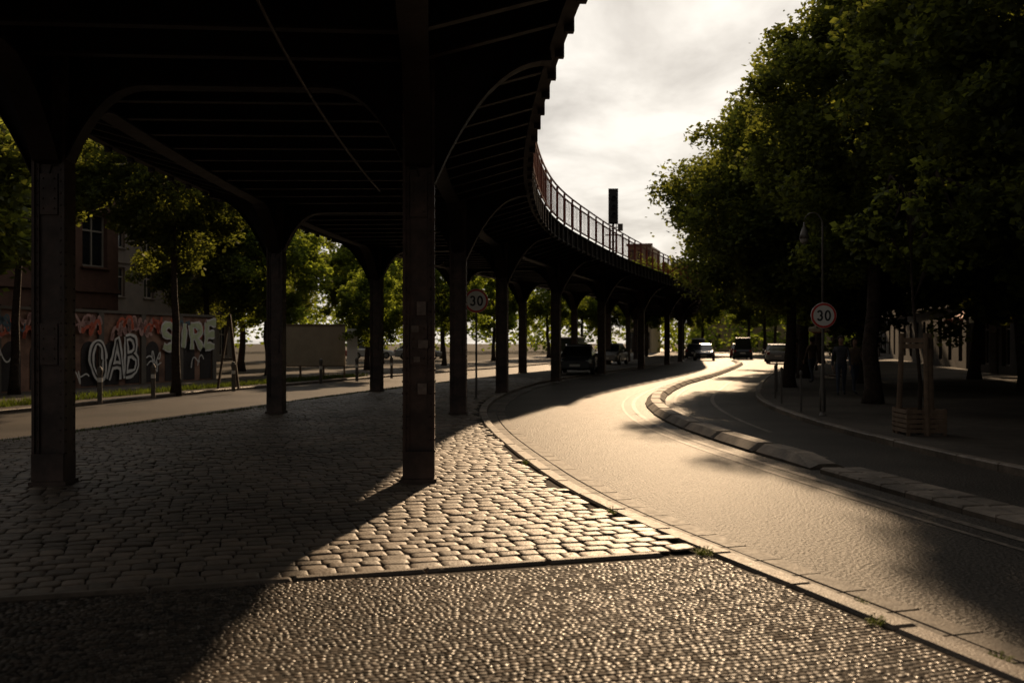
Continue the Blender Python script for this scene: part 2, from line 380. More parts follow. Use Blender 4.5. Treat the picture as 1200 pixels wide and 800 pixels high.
V,F=stones(X,Y,np.full(n,CA)+np.random.normal(0,.035,n),np.array(W),np.array(Ls),0.015,0.088+np.random.normal(0,.003,n)+0.012*np.sin(X*1.3)*np.sin(Y*.9),0.06)
tag(mkobj('cobblestone_paving',npmesh('cobblestone_paving',V,F,[M['cobble']],True)),kind='structure')
X=[];Y=[];W=[];Ls=[]
v=-0.08
while v>-6.5:
    l=random.uniform(.036,.048); u=-9.0+random.random()*.06
    while u<7:
        w=random.uniform(.032,.052)
        p=C0+cd*(u+w/2)+cn*(v-l/2+0.05*math.sin(u*1.1)+.01*math.sin(u*3.7+v*2))
        if p[1]>2.2 and abs(p[0])<0.56*p[1]+0.35 and p[0]<xat(KR,p[1])-0.2:
            X.append(p[0]);Y.append(p[1]);W.append(w-.004);Ls.append(l-.004)
        u+=w
    v-=l
X=np.array(X);Y=np.array(Y);n=len(X)
X+=np.random.normal(0,.0015,n);Y+=np.random.normal(0,.0015,n)
V,F=stones(X,Y,np.full(n,CA)+np.random.normal(0,.18,n),np.array(W),np.array(Ls),0.005,0.078+np.random.normal(0,.0006,n)+.003*np.sin(X*2.1+1)*np.sin(Y*1.7),0.12,rings=((1.0,-1),(.95,-.1)),tilt=.020,dome=.0002)
tag(mkobj('mosaic_paving',npmesh('mosaic_paving',V,F,[M['mosaic']],False)),kind='structure')
print('mosaic',n)
sheet('mosaic_bed',np.array([C0-cd*14-cn*9,C0-cd*14-cn*.06]),np.array([C0+cd*.0-cn*9,C0-cn*.06]),.0745,M['mortar'])
k=MB()
A=C0+cd*(0.1);B=C0-cd*13
kerbstones(k,np.array([B+(A-B)*t for t in np.linspace(0,1,60)]),-0.05,0.05,0.0,0.098,0.9)
tag(k.obj('crossing_kerb',[M['kerb']],fix=False),kind='structure')
V=[];F=[]
for i in range(420):
    x=random.uniform(-4,1.8);y=random.uniform(3.2,13)
    if x>float(xat(KR,y))-.25: continue
    s_=random.uniform(.008,.024);a=random.uniform(0,6.28);z=.094+random.random()*.004;o=len(V)
    for q in((1,0),(0,.5),(-1,0),(0,-.5)): V.append((x+s_*(q[0]*math.cos(a)-q[1]*math.sin(a)),y+s_*(q[0]*math.sin(a)+q[1]*math.cos(a)),z+random.uniform(-.002,.006)))
    F.append((o,o+1,o+2,o+3))
tag(mkobj('leaf_litter',npmesh('leaf_litter',V,F,[M['sticker']])),'scattered dry petals and leaf scraps on the paving','litter',kind='stuff')

# ------------------------------------------------------------------ viaduct
via=bpy.data.objects.new('elevated_railway_viaduct',None); COL.objects.link(via); via.location=(float(xat(VR,11.3)),11.3,0.07)
tag(via,'dark riveted steel elevated railway viaduct curving above the cobbled platform','viaduct')
VL=tuple(via.location)
def vobj(mb,name,mats,smooth=False):
    o=mb.obj(name,mats,via,smooth); o.location=(-VL[0],-VL[1],-VL[2]); return o
WROW=4.05; EDGE=1.5
ZT=5.4
Ns,Ts=normals(VR); SS=np.r_[0,np.cumsum(np.linalg.norm(np.diff(VR,axis=0),axis=1))]
def vp(s,o):
    return np.array([np.interp(s,SS,VR[:,0])+np.interp(s,SS,Ns[:,0])*o, np.interp(s,SS,VR[:,1])+np.interp(s,SS,Ns[:,1])*o])
def vtan(s): return np.array([np.interp(s,SS,Ts[:,0]),np.interp(s,SS,Ts[:,1])])
def s_of_y(y): return float(np.interp(y,VR[:,1],SS))
coly=[-11,-1.0,11.3,21.9,31,39.7,48.9,58.5,68,77.5,88,98,108,118]
cols=[s_of_y(y) for y in coly]
s_end=s_of_y(126)
def column_mesh():
    b=MB(); h=4.85
    b.box((0,0,h/2),(.25,.21,h))
    for sx in(-1,1):
        b.box((sx*.162,0,h/2),(.03,.32,h-.01))
        b.box((sx*.136,0,h/2),(.026,.25,h-.02))
    for sx in(-1,1):
        for sy in(-1,1):
            b.box((sx*.128,sy*.117,h/2),(.044,.030,h-.03))
    z=0.35
    while z<h-0.2:
        for sx in(-1,1):
            for sy in(-1,1):
                b.lathe([(.014,0),(.011,sy*.008),(.004,sy*.012)],(sx*.127,sy*.132,z),6,axis='y')
                b.lathe([(.014,0),(.011,sx*.008),(.004,sx*.012)],(sx*.177,sy*.115,z),6,axis='x')
        z+=.13
    for z in (1.55,3.2):
        b.box((0,0,z),(.19,.28,.45))
        for zz in(-.16,-.05,.06,.17):
            for xx in(-.06,.06): b.lathe([(.013,0),(.010,-.008),(.004,-.011)],(xx,-.140,z+zz),6,axis='y')
    return b.mesh('column',[M['steel2']])
def base_mesh():
    b=MB(); b.box((0,0,.02),(.40,.38,.05))
    for sy in(-1,1):
        b.box((0,sy*.172,.20),(.345,.018,.30))
    return b.mesh('column_base',[M['steel2']])
cm=column_mesh();bm_=base_mesh(); colobjs={}
for s in cols:
    for o_ in(0,-WROW):
        p=vp(s,o_);t=vtan(s)
        c=mkobj('column',cm,via,(p[0]-VL[0],p[1]-VL[1],.02),math.atan2(t[1],t[0])-math.pi/2)
        colobjs[(round(s,2),o_)]=c
        bb=mkobj('column_base',bm_,c,(0,0,0))
def plate(mb,pts,zb,zt,web=.04,fl=.28,t_=.03):
    pts=np.array(pts); N,T=normals(pts); n=len(pts); w=web/2;f=fl/2
    vs=[];fs=[]
    for i in range(n):
        b_=zb[i]
        for o_,z in((-f,b_),(f,b_),(f,b_+t_),(w,b_+t_),(w,zt-t_),(f,zt-t_),(f,zt),(-f,zt),(-f,zt-t_),(-w,zt-t_),(-w,b_+t_),(-f,b_+t_)):
            vs.append((pts[i][0]+N[i][0]*o_,pts[i][1]+N[i][1]*o_,z))
    for i in range(n-1):
        for j in range(12):
            j2=(j+1)%12; fs.append((i*12+j,i*12+j2,(i+1)*12+j2,(i+1)*12+j))
    for base in(0,(n-1)*12):
        for q in((0,1,2,11),(11,2,3,10),(10,3,4,9),(9,4,5,8),(8,5,6,7)): fs.append(tuple(base+k for k in q))
    mb.add(vs,fs)
rng=np.arange(cols[0],s_end,0.25)
colarr=np.array(cols)
for row,o_ in (('r',0),('l',-WROW)):
    mb=MB(); pts=[vp(s,o_) for s in rng]
    dd=np.array([np.min(np.abs(colarr-s)) for s in rng])
    zb=4.55-0.95*np.clip(1-(dd-.2)/1.3,0,1)**2
    plate(mb,pts,zb,ZT-.02)
    for i in range(0,len(rng),4):
        p=pts[i]; t=vtan(rng[i]); a=math.atan2(t[1],t[0])
        mb.box((p[0],p[1],(zb[i]+.03+ZT-.06)/2),(.02,.22,ZT-.09-zb[i]-.03),a)
    vobj(mb,'main_girder',[M['steel']])
def cross(s,kind):
    mb=MB(); os_=np.linspace(-WROW-EDGE,EDGE,61); pts=[];zb=[]
    for o_ in os_:
        pts.append(vp(s,o_))
        out=max(o_-0,-WROW-o_,0)
        if kind=='main':
            if out>0: z=3.0+ (4.85-3.0)*(1-(1-out/EDGE)**2.2)
            else:
                dd=min(-o_,o_+WROW); z=4.50-.9*max(0,1-max(0,dd-.15)/.9)**2.4
        else:
            if out>0: z=4.58+.42*out/EDGE
            else: z=4.58
        zb.append(z)
    plate(mb,pts,zb,ZT-.05 if kind=='main' else ZT-.055,.05 if kind=='main' else .03,.24 if kind=='main' else .12)
    return mb
for s in cols:
    vobj(cross(s,'main'),'cross_girder',[M['steel']])
allx=[]
for i in range(len(cols)-1):
    nseg=max(2,round((cols[i+1]-cols[i])/.95))
    for j in range(1,nseg): allx.append(cols[i]+(cols[i+1]-cols[i])*j/nseg)
nb=0
extra=MB()
for s in allx:
    nb+=1
    if nb<=72: vobj(cross(s,'sec'),'cross_beam',[M['steel']])
    else:
        t=cross(s,'sec'); extra.add(t.v,t.f)
eo=vobj(extra,'far_cross_beams',[M['steel']]); eo['kind']='stuff'
for o_ in(-3.25,-2.4,-1.5,-.7):
    mb=MB(); pts=[vp(s,o_) for s in np.arange(cols[0],s_end,1.0)]
    plate(mb,pts,[5.02]*len(pts),ZT-.008,.03,.16); vobj(mb,'stringer',[M['steel']])
def sweep(mb,srange,prof,mi=0):
    vs=[];fs=[];n=len(prof)
    for s in srange:
        for o_,z in prof:
            p=vp(s,o_); vs.append((p[0],p[1],z))
    for i in range(len(srange)-1):
        for j in range(n):
            j2=(j+1)%n; fs.append((i*n+j,i*n+j2,(i+1)*n+j2,(i+1)*n+j))
    fs.append(tuple(range(n))[::-1]); fs.append(tuple((len(srange)-1)*n+j for j in range(n)))
    mb.add(vs,fs,mi)
sr=np.arange(cols[0],s_end,1.0)
mb=MB(); e=EDGE-.04
sweep(mb,sr,[(-WROW-e,ZT),(e,ZT),(e,ZT+.12),(-WROW-e,ZT+.12)]); vobj(mb,'deck',[M['steel']])
for sgn,base in((1,0),(-1,-WROW)):
    mb=MB(); o1=base+sgn*(EDGE-.03);o2=base+sgn*(EDGE+.03);o3=base+sgn*(EDGE+.12)
    sweep(mb,sr,[(o1,4.98),(o3,4.98),(o3,5.01),(o2,5.01),(o2,5.50),(o3,5.50),(o3,5.53),(o1,5.53)])
    for s in list(cols)+allx:
        p=vp(s,base+sgn*(EDGE+.10)); t=vtan(s); a=math.atan2(t[1],t[0])
        mb.box((p[0],p[1],5.18),(.10,.10,.54),a)
    vobj(mb,'fascia_beam',[M['steel']])
    mb=MB(); oo=base+sgn*(EDGE+.12)
    sa,sb=(s_of_y(6),s_of_y(104))
    s=sa;kk=0
    while s<sb:
        p=vp(s,oo);t=vtan(s);a=math.atan2(t[1],t[0])
        if kk%6==0: mb.box((p[0],p[1],6.05),(.06,.06,1.05),a)
        elif sgn>0: mb.box((p[0],p[1],6.03),(.020,.020,.86),a)
        s+=.27;kk+=1
    srr=np.arange(sa,sb,.6)
    for z in(5.60,6.40,6.58):
        sweep(mb,srr,[(oo-.02,z),(oo+.02,z),(oo+.02,z+.045),(oo-.02,z+.045)])
    vobj(mb,'railing',[M['rail']])
mb=MB(); srp=np.arange(s_of_y(2),s_of_y(19.0),.8)
mb.tube([(*vp(s,-1.40+.004*s),4.50) for s in srp]+[(*vp(srp[-1]+.1,-1.34),4.56),(*vp(srp[-1]+.12,-1.34),5.0)],[.018]*(len(srp)+2),8); vobj(mb,'conduit_pipe',[M['pipe']],True)
for o_ in(-3.4,-1.96,-.95,.5): 
    mb=MB();sweep(mb,sr,[(o_-.035,5.58),(o_+.035,5.58),(o_+.035,5.72),(o_-.035,5.72)])
    vobj(mb,'track_rail',[M['steel']])
cob=colobjs[(round(cols[2],2),0)]
for (x,z,w,h) in((.03,1.95,.10,.15),(-.04,1.72,.08,.07),(.05,1.55,.11,.09),(-.02,1.38,.07,.06),(.04,1.05,.1,.12)):
    mb=MB(); mb.box((x,-.156,z),(w,.006,h)); st=mb.obj('sticker',[M['sticker']],cob)

# signal on deck
sig=bpy.data.objects.new('railway_signal',None);COL.objects.link(sig)
p=vp(s_of_y(45.8),1.2); sig.location=(p[0],p[1],5.52); tag(sig,'dark railway signal mast with tall head on the viaduct edge','railway signal')
mb=MB(); mb.tube([(0,0,0),(0,0,2.9)],[.06,.05],8); mb.box((0,0,.1),(.25,.25,.2))
for z in np.arange(.4,1.5,.3): mb.beam((-.16,0.07,z),(.16,0.07,z),.025,.025)
mb.beam((-.16,.07,0.1),(-.16,.07,1.5),.03,.03);mb.beam((.16,.07,0.1),(.16,.07,1.5),.03,.03)
mb.obj('mast',[M['black']],sig)
mb=MB(); mb.box((0,-.12,2.3),(.36,.2,1.5)); mb.box((0,-.10,2.3),(.44,.03,1.62))
for z in(1.9,2.25,2.65):
    mb.lathe([(.10,0),(.10,-.18),(.085,-.18),(.085,-.02)],(0,-.22,z),12,axis='y')
mb.obj('signal_head',[M['black']],sig)
mb=MB(); mb.box((.33,-.05,1.35),(.22,.12,.32)); mb.beam((0,0,1.35),(.3,0,1.35),.04,.04); mb.beam((-.35,-.05,1.0),(.45,-.05,1.0),.05,.05); mb.obj('signal_box',[M['galv']],sig)

# ------------------------------------------------------------------ speed signs
def strokes_digit(ch,w,h):
    P=[]
    if ch=='0':
        for t in np.linspace(0,2*math.pi,33): P.append((w*.5*math.cos(t)*1.0,h*.5*math.sin(t)))
    else:
        r=h*.27; 
        for t in np.linspace(math.radians(160),math.radians(-75),18): P.append((w*.44*math.cos(t)*1.0,h*.5-r+r*math.sin(t)))
        for t in np.linspace(math.radians(75),math.radians(-160),18): P.append((w*.5*math.cos(t),-h*.5+r*1.0+r*math.sin(t)))
    return np.array(P)
def ribbon(mb,P,w,y):
    P=np.array(P);T=np.gradient(P,axis=0)
    if np.allclose(P[0],P[-1]): T[0]=T[-1]=(P[1]-P[-2])/2
    T/=np.linalg.norm(T,axis=1)[:,None]+1e-9;Nn=np.c_[-T[:,1],T[:,0]]
    ws=w if hasattr(w,'__len__') else [w]*len(P)
    vs=[];fs=[]
    for p,n_,w_ in zip(P,Nn,ws):
        for s_ in(-1,1): q=p+n_*s_*w_/2; vs.append((q[0],y,q[1]))
    for i in range(len(P)-1): fs.append((2*i,2*i+1,2*i+3,2*i+2))
    mb.add(vs,fs)
def speedsign(loc,h,R,label,rz=0):
    e=bpy.data.objects.new('speed_limit_sign',None);COL.objects.link(e);e.location=loc;e.rotation_euler=(0,0,rz);tag(e,label,'road sign',group='speed limit signs beside the road')
    mb=MB(); mb.tube([(0,0,0),(0,0,h+R*.95)],[.03,.03],10); mb.lathe([(.034,0),(.02,.03),(.004,.035)],(0,0,h+R*.95),10); mb.lathe([(.09,0),(.06,.05)],(0,0,0),10)
    mb.box((0,-.02,h+.12),(.12,.06,.04));mb.box((0,-.02,h-.12),(.12,.06,.04))
    mb.obj('pole',[M['galv']],e,False)
    mb=MB(); mb.lathe([(R-.01,.012),(R,.006),(R,-.006),(R-.01,-.01)],(0,-.06,h),40,axis='y'); pl=mb.obj('sign_plate',[M['white']],e)
    mb=MB(); n=48;vs=[];fs=[]
    for i in range(n):
        t=2*math.pi*i/n
        for r in(R*.81,R*.97): vs.append((r*math.cos(t),-.074,h+r*math.sin(t)))
    for i in range(n):
        j=(i+1)%n; fs.append((2*i,2*i+1,2*j+1,2*j))
    mb.add(vs,fs); mb.obj('red_ring',[M['red']],pl)
    for ch,cx in(('3',-.31*R),('0',.31*R)):
        mb=MB(); P=strokes_digit(ch,.36*R,.72*R); P[:,0]+=cx; P[:,1]+=h; ribbon(mb,P,.14*R,-.076)
        mb.obj('numeral',[M['black']],pl,fix=False)
    return e
speedsign((-0.98,27.3,.08),2.70,.33,'round thirty speed limit sign on thin pole beside the cobbled kerb',rz=0.04)
speedsign((6.62,21.2,.1),2.12,.27,'round thirty speed limit sign on pole at pavement edge',rz=-.05)

# ------------------------------------------------------------------ street lamp
def lamp(loc,H,rz,label):
    e=bpy.data.objects.new('street_lamp',None);COL.objects.link(e);e.location=loc;e.rotation_euler=(0,0,rz);tag(e,label,'street lamp',group='street lamps along the pavement')
    mb=MB(); mb.lathe([(.07,0),(.07,.5),(.05,.55),(.045,.9),(.03,1.0)],n=12); pts=[(0,0,.9),(0,0,H-.5)]; r=[.028,.022]
    for i in range(1,9):
        a=math.pi*i/8*0.85; pts.append((-.22*(1-math.cos(a)),0,H-.5+.3*math.sin(a))); r.append(.016)
    mb.tube(pts,r,10); mb.obj('mast',[M['galv']],e,True)
    x,z=pts[-1][0],pts[-1][2]
    mb=MB(); mb.lathe([(.02,.25),(.025,.15),(.06,.08),(.09,-.02),(.12,-.12)],(x,0,z-.3),16); hd=mb.obj('lamp_head',[M['galv']],e,True)
    mb=MB(); mb.lathe([(.10,-.122),(.08,-.2),(.04,-.24)],(x,0,z-.3),16); mb.obj('lamp_glass',[M['frame']],hd,True)
    return e
lamp((7.05,22.6,.09),4.7,0.0,'tall slender street lamp with hooked arm on the tree-lined pavement')
lamp((16.5,54,.09),5.9,0.0,'street lamp with hooked arm near the parked cars')
lamp((-13.2,62,.08),5.5,math.pi,'street lamp with hooked arm on the side street')

# ------------------------------------------------------------------ trees
def leaves(C,R,nper,leaf,squash=0.75):
    C=np.repeat(C,nper,axis=0); R=np.repeat(R,nper)
    n=len(C); D=np.random.normal(0,1,(n,3)); D/=np.linalg.norm(D,axis=1)[:,None]
    rad=np.random.rand(n)**.45; P=C+D*(rad*R)[:,None]*np.array([1,1,squash])
    U=np.random.normal(0,1,(n,3)); U[:,2]*=.5; U/=np.linalg.norm(U,axis=1)[:,None]
    Wv=np.cross(U,np.random.normal(0,1,(n,3))+np.array([0,0,1.2])); Wv/=np.linalg.norm(Wv,axis=1)[:,None]
    S=leaf*np.random.uniform(.6,1.3,n)[:,None]
    V=np.stack([P-U*S*.5,P+Wv*S*.38,P+U*S*.6,P-Wv*S*.38],1).reshape(-1,3)
    F=np.arange(n*4).reshape(-1,4); return V,F
def maketree(seed,rx,zb,zt,nc,nper,leaf,lm,trunk_r=.2,lumpy=.2):
    rs=np.random.RandomState(seed); np.random.seed(seed); random.seed(seed)
    cz=(zb+zt)/2; rz=(zt-zb)/2
    C=[]
    while len(C)<nc:
        D=rs.normal(0,1,3); D/=np.linalg.norm(D); r=rs.uniform(.3,1.0)**.55
        lump=.86+lumpy*math.sin(3*math.atan2(D[1],D[0])+seed)*math.cos(2.5*D[2]*3+seed*2)
        egg=1-.28*D[2]*r if D[2]>0 else 1+0.05*D[2]
        p=D*r*lump*np.array([rx*egg,rx*egg,rz]); C.append(p+np.array([0,0,cz]))
    C=np.array(C); R=rs.uniform(.5,1.0,nc)*rx*.2
    V,F=leaves(C,R,nper,leaf)
    C2=C[::2]+rs.normal(0,.22,(len(C[::2]),3)); V2,F2=leaves(C2,R[::2]*1.2,nper//6,leaf)
    F=np.r_[F,F2+len(V)]; V=np.r_[V,V2]
    crown=npmesh('crown',V,F,[lm])
    b=MB(); pts=[(0,0,-.1),(0.02,0,.4)];rr=[trunk_r*1.5,trunk_r*1.05]
    x=y=0
    for i in range(1,9):
        z=.4+(zb+rz*1.1)*i/8; x+=rs.normal(0,.05);y+=rs.normal(0,.05); pts.append((x,y,z)); rr.append(trunk_r*(1-.085*i))
    b.tube(pts,rr,10)
    for i in range(16):
        t=C[rs.randint(nc)]; k=rs.randint(4,9); s=np.array(pts[k+1]); 
        if t[2]<s[2]: t=t+np.array([0,0,.8*(s[2]-t[2])])
        mid=(s+t)/2+np.array([0,0,.35])+rs.normal(0,.15,3)
        b.tube([s,s*.6+mid*.4,mid,t],[rr[k+1]*.5,rr[k+1]*.4,.045,.015],6)
    tm=b.mesh('trunk',[M['bark']],True)
    return tm,crown
TT={'A':maketree(1,3.6,2.4,11.6,290,260,.13,M['leafA'],.2),
    'B':maketree(2,4.1,2.5,12.6,340,260,.14,M['leafA'],.22),
    'C':maketree(3,3.4,2.0,10.2,240,250,.13,M['leafA'],.18),
    'W':maketree(12,5.0,2.1,10.6,390,240,.15,M['leafA'],.2,lumpy=.15),
    'D':maketree(6,4.2,0.9,11.5,300,120,.24,M['leafA'],.2),
    'E':maketree(8,3.1,3.5,9.6,170,190,.145,M['leafA'],.13),
    'L':maketree(4,3.3,1.9,8.5,170,160,.17,M['leafB'],.15),
    'S':maketree(5,1.3,2.4,4.8,40,80,.13,M['leafA'],.035)}
def tree(kind,x,y,rz,sc,label,group=None,z=.08):
    e=bpy.data.objects.new('tree',None);COL.objects.link(e);e.location=(x,y,z);e.rotation_euler=(0,0,rz);e.scale=(sc,sc,sc)
    tag(e,label,'tree',group=group)
    mkobj('trunk',TT[kind][0],e);mkobj('crown',TT[kind][1],e); return e
G1='dark leafy trees along the pavement';G2='sunlit green trees beside the side street';G3='distant trees beyond the viaduct'
for kd,x,y,r,s in [('A',9.2,25.4,0,1.04),('W',9.6,34.5,2,1.0),('W',12.6,43,4,1.2),('A',14.4,50,1,1.15),('W',17.6,60,3,1.25),('W',22.3,72,5,1.35),('A',26,80,0,1.2),('B',30,92,2,1.2),
                   ('B',10.1,18.0,1.2,1.08),('A',10.0,10.6,3.3,1.12),('D',14.2,24,.5,1.1),('D',14.0,15,2.5,1.1),('D',16.5,32,4,1.1),('D',19.5,42,1,1.15),('D',17.0,20.5,1,1.2),('D',13.2,37.5,3,.8)]:
    tree(kd,x,y,r,s,'large dark linden tree rising over the shaded pavement' if kd!='D' else 'broad low-branching dark tree behind the pavement',G1)
for kd,x,y,r,s in [('E',-10.3,30.5,0,1.0),('E',-15.0,30.0,2,1.05),('L',-11.5,47,1,1.0),('L',-8,55,3,1.0),('C',-15.5,57,4,1.1),('L',-4.5,66,0,1.0),('L',-1.5,80,5,1.1),('L',-10,76,5,1.3),('L',3.5,95,1,1.2),('C',-20,84,1,1.5),('L',-7,100,2,1.4),('L',-6.2,44.5,3.9,.6),('L',-15,105,0,1.5),('D',-14.2,22.5,1,.85),('D',-15.5,17.5,3,.9),('C',-14.2,46.5,1,1.0)]:
    tree(kd,x,y,r,s,'backlit bright green tree beside the side street' if kd=='L' else 'dark leafy tree near the graffiti wall',G2)
for kd,x,y,r,s in [('L',15.0,112,1,1.35),('A',20.5,120,2,1.08),('L',24,126,3,1.45),('C',12,124,3,1.1),('L',8,116,4,1.25),('A',29,122,0,1.1),('B',36,118,4,1.2),('L',33,130,2,1.6),('B',41,125,1,1.25),('L',37,140,5,1.6)]:
    tree(kd,x,y,r,s,'tall leafy tree beyond the far end of the viaduct',G3)
np.random.seed(11)
nc=520; C=np.c_[np.random.uniform(-95,110,nc),np.random.uniform(150,185,nc),np.random.uniform(1,12,nc)]
V,F=leaves(C,np.random.uniform(1.8,3.6,nc),70,.75)
tag(mkobj('distant_trees',npmesh('distant_trees',V,F,[M['leafB']])),'hazy mass of distant street trees','trees',kind='stuff')

def blades(n,fx,h0,h1,w=.02):
    V=[];F=[]
    for i in range(n):
        x,y,z=fx(); h=random.uniform(h0,h1);a=random.uniform(0,6.28);l=random.uniform(-.6,.6)*h;m_=random.uniform(0,6.28)
        dx,dy=math.cos(a)*w/2,math.sin(a)*w/2; o=len(V)
        V+=[(x-dx,y-dy,z),(x+dx,y+dy,z),(x+math.cos(m_)*l*.5+dx*.6,y+math.sin(m_)*l*.5+dy*.6,z+h*.6),(x+math.cos(m_)*l,y+math.sin(m_)*l,z+h)]
        F.append((o,o+1,o+2,o+3))
    return V,F
def fx():
    y=random.uniform(12,46); x=float(xat(KL,y))-5.9-abs(random.gauss(0,.55)); return x,y,.08
V,F=blades(9000,fx,.04,.2,.025)
def fx2():
    y=random.uniform(9,40); x=float(xat(KL,y))+0.2+abs(random.gauss(0,.12)); return x,y,.07
V2,F2=blades(2500,fx2,.02,.09,.015); 
F+=[tuple(i+len(V) for i in f) for f in F2];V+=V2
tag(mkobj('grass',npmesh('grass',V,F,[M['grass']])),'thin grass verge beside the side road','grass',kind='stuff')
for (y,ox,r,n) in((7.45,-.22,.075,80),(6.1,.03,.06,60),(5.05,.05,.07,70),(5.6,-.2,.05,40),(9.2,-.2,.05,40),(13,-.2,.06,50)):
    x0=float(xat(KR,y))+ox
    V=[];F=[]
    for i in range(n):
        a=random.uniform(0,6.28);rr=r*random.random()**.5*1.0;h=random.uniform(.012,.06)*(1.2-rr/r*.5);w=random.uniform(.004,.009);l=random.uniform(.014,.034)
        px,py=math.cos(a)*rr,math.sin(a)*rr;o=len(V);dx,dy=math.cos(a),math.sin(a)
        V+=[(px,py,h),(px+dx*l*.5-dy*w,py+dy*l*.5+dx*w,h+.012),(px+dx*l,py+dy*l,h+.005),(px+dx*l*.5+dy*w,py+dy*l*.5-dx*w,h+.012)];F.append((o,o+1,o+2,o+3))
        o=len(V);V+=[(px*.4,py*.4,-.03),(px*.4+.003,py*.4,-.03),(px+.003,py,h+.005),(px,py,h+.005)];F.append((o,o+1,o+2,o+3))
    tag(mkobj('weed',npmesh('weed',V,F,[M['grass']]),None,(x0,y,.07 if ox<0 else .03)),'small green weed tuft sprouting from the kerb joint','weed',group='weeds along the kerb')

# ------------------------------------------------------------------ graffiti wall
def frame_empty(name,p0,p1,label,cat,z=0.08):
    e=bpy.data.objects.new(name,None);COL.objects.link(e);u=Vector((p1[0]-p0[0],p1[1]-p0[1]));e.location=(p0[0],p0[1],z);e.rotation_euler=(0,0,math.atan2(u.y,u.x));tag(e,label,cat);return e,u.length
gw,L=frame_empty('graffiti_wall',(-19.0,19.0),(-12.6,42.0),'low brown wall sprayed with white and pink graffiti','wall')
mb=MB(); mb.box((L/2,.15,1.3),(L,.3,2.6)); mb.obj('wall_body',[M['panelred']],gw)
mb=MB(); mb.box((L/2,.15,2.65),(L+.1,.42,.1)); mb.obj('coping',[M['plaster2']],gw)
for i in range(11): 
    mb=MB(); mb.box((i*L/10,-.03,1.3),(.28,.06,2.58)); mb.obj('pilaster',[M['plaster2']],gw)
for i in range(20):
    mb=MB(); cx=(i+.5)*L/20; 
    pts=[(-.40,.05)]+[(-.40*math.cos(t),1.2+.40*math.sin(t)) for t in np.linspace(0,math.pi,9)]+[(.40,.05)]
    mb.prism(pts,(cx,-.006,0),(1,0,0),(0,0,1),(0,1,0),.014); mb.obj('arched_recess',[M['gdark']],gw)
def along(b):
    ux,uy=(6.4/L,23.0/L); return (b*19.0+19.0)/(ux-b*uy)
GL={
 'O':[[(.5+.42*math.cos(t),.5+.46*math.sin(t)) for t in np.linspace(0,2*math.pi,25)]],
 'A':[[(.02,0),(.25,.5),(.48,1),(.52,1),(.75,.5),(.98,0)],[(.2,.33),(.5,.33),(.8,.33)]],
 'B':[[(.1,0),(.1,.5),(.1,1)],[(.1,.97),(.4,.97),(.68,.9),(.74,.76),(.66,.6),(.4,.53),(.1,.53)],[(.1,.53),(.5,.53),(.82,.42),(.88,.26),(.78,.1),(.5,.03),(.1,.03)]],
 'S':[[(.88,.85),(.65,.97),(.35,.97),(.14,.84),(.16,.64),(.4,.52),(.65,.45),(.86,.34),(.86,.15),(.62,.03),(.33,.03),(.1,.16)]],
 'I':[[(.5,0),(.5,.5),(.5,1)]],
 'R':[[(.1,0),(.1,.5),(.1,1)],[(.1,.97),(.5,.97),(.82,.87),(.84,.68),(.6,.52),(.1,.5)],[(.4,.5),(.65,.25),(.92,0)]],
 'E':[[(.12,0),(.12,.5),(.12,1)],[(.1,.97),(.5,.97),(.9,.97)],[(.1,.5),(.45,.5),(.78,.5)],[(.1,.03),(.5,.03),(.9,.03)]]}
def graffiti(txt,xc,z0,w,h,gap,th,mname,y,inner=None,inf=.42):
    n=len(txt); tot=n*w+(n-1)*gap; x=xc-tot/2
    for ch in txt:
        tilt=rs.uniform(-.14,.14); hh=h*rs.uniform(.92,1.1); zz=z0+rs.uniform(-.06,.06); ph=rs.uniform(0,6)
        mb=MB();mi=MB()
        for j,st in enumerate(GL[ch]):
            P=np.array(st,float)
            Q=np.c_[x+P[:,0]*w+tilt*P[:,1]+.03*np.sin(P[:,1]*7+ph),zz+P[:,1]*hh+.03*np.sin(P[:,0]*6+ph)]
            s=np.r_[0,np.cumsum(np.linalg.norm(np.diff(Q,axis=0),axis=1))];q=np.linspace(0,s[-1],30)
            Q=np.c_[np.interp(q,s,Q[:,0]),np.interp(q,s,Q[:,1])]
            wv=th*(1+.22*np.sin(q*5+ph+j)+.1*np.sin(q*13+j))
            ribbon(mb,Q,wv,y-.001*j)
            if inner: ribbon(mi,Q,wv*inf,y-.006-.001*j)
        o=mb.obj('graffiti_letter',[M[mname]],gw,fix=False)
        if inner: mi.obj('letter_fill',[M[inner]],o,fix=False)
        x+=w+gap
rs=np.random.RandomState(5)
for mk,cnt,yy in(('gpink',26,-.008),('gred',16,-.010),('gblue',3,-.012),('gwhite',5,-.014)):
    mb=MB()
    for i in range(cnt):
        x0=rs.uniform(10,L-1.2);z0=rs.uniform(1.9,2.3) if mk!='gwhite' else rs.uniform(.4,1.4);P=[];a=rs.uniform(0,6);f1=rs.uniform(2,5)
        for t in np.linspace(0,3.4,46): P.append((x0+t*.22+.16*math.sin(t*f1+a),z0+.26*math.sin(t*f1*1.5)*math.cos(t+a)))
        P=np.array(P);P[:,1]=np.clip(P[:,1],.15,2.5); ribbon(mb,P,rs.uniform(.06,.13) if mk!='gwhite' else .05,-.065+yy)
    mb.obj('graffiti_tag',[M[mk]],gw,fix=False)
graffiti('OAB',along(-.40),.30,.82,1.40,.08,.27,'gwhite',-.09,'gdark',.28)
graffiti('SIRE',along(-.325),1.30,.86,1.02,.08,.32,'gwhite',-.09,'ggreen',.6)

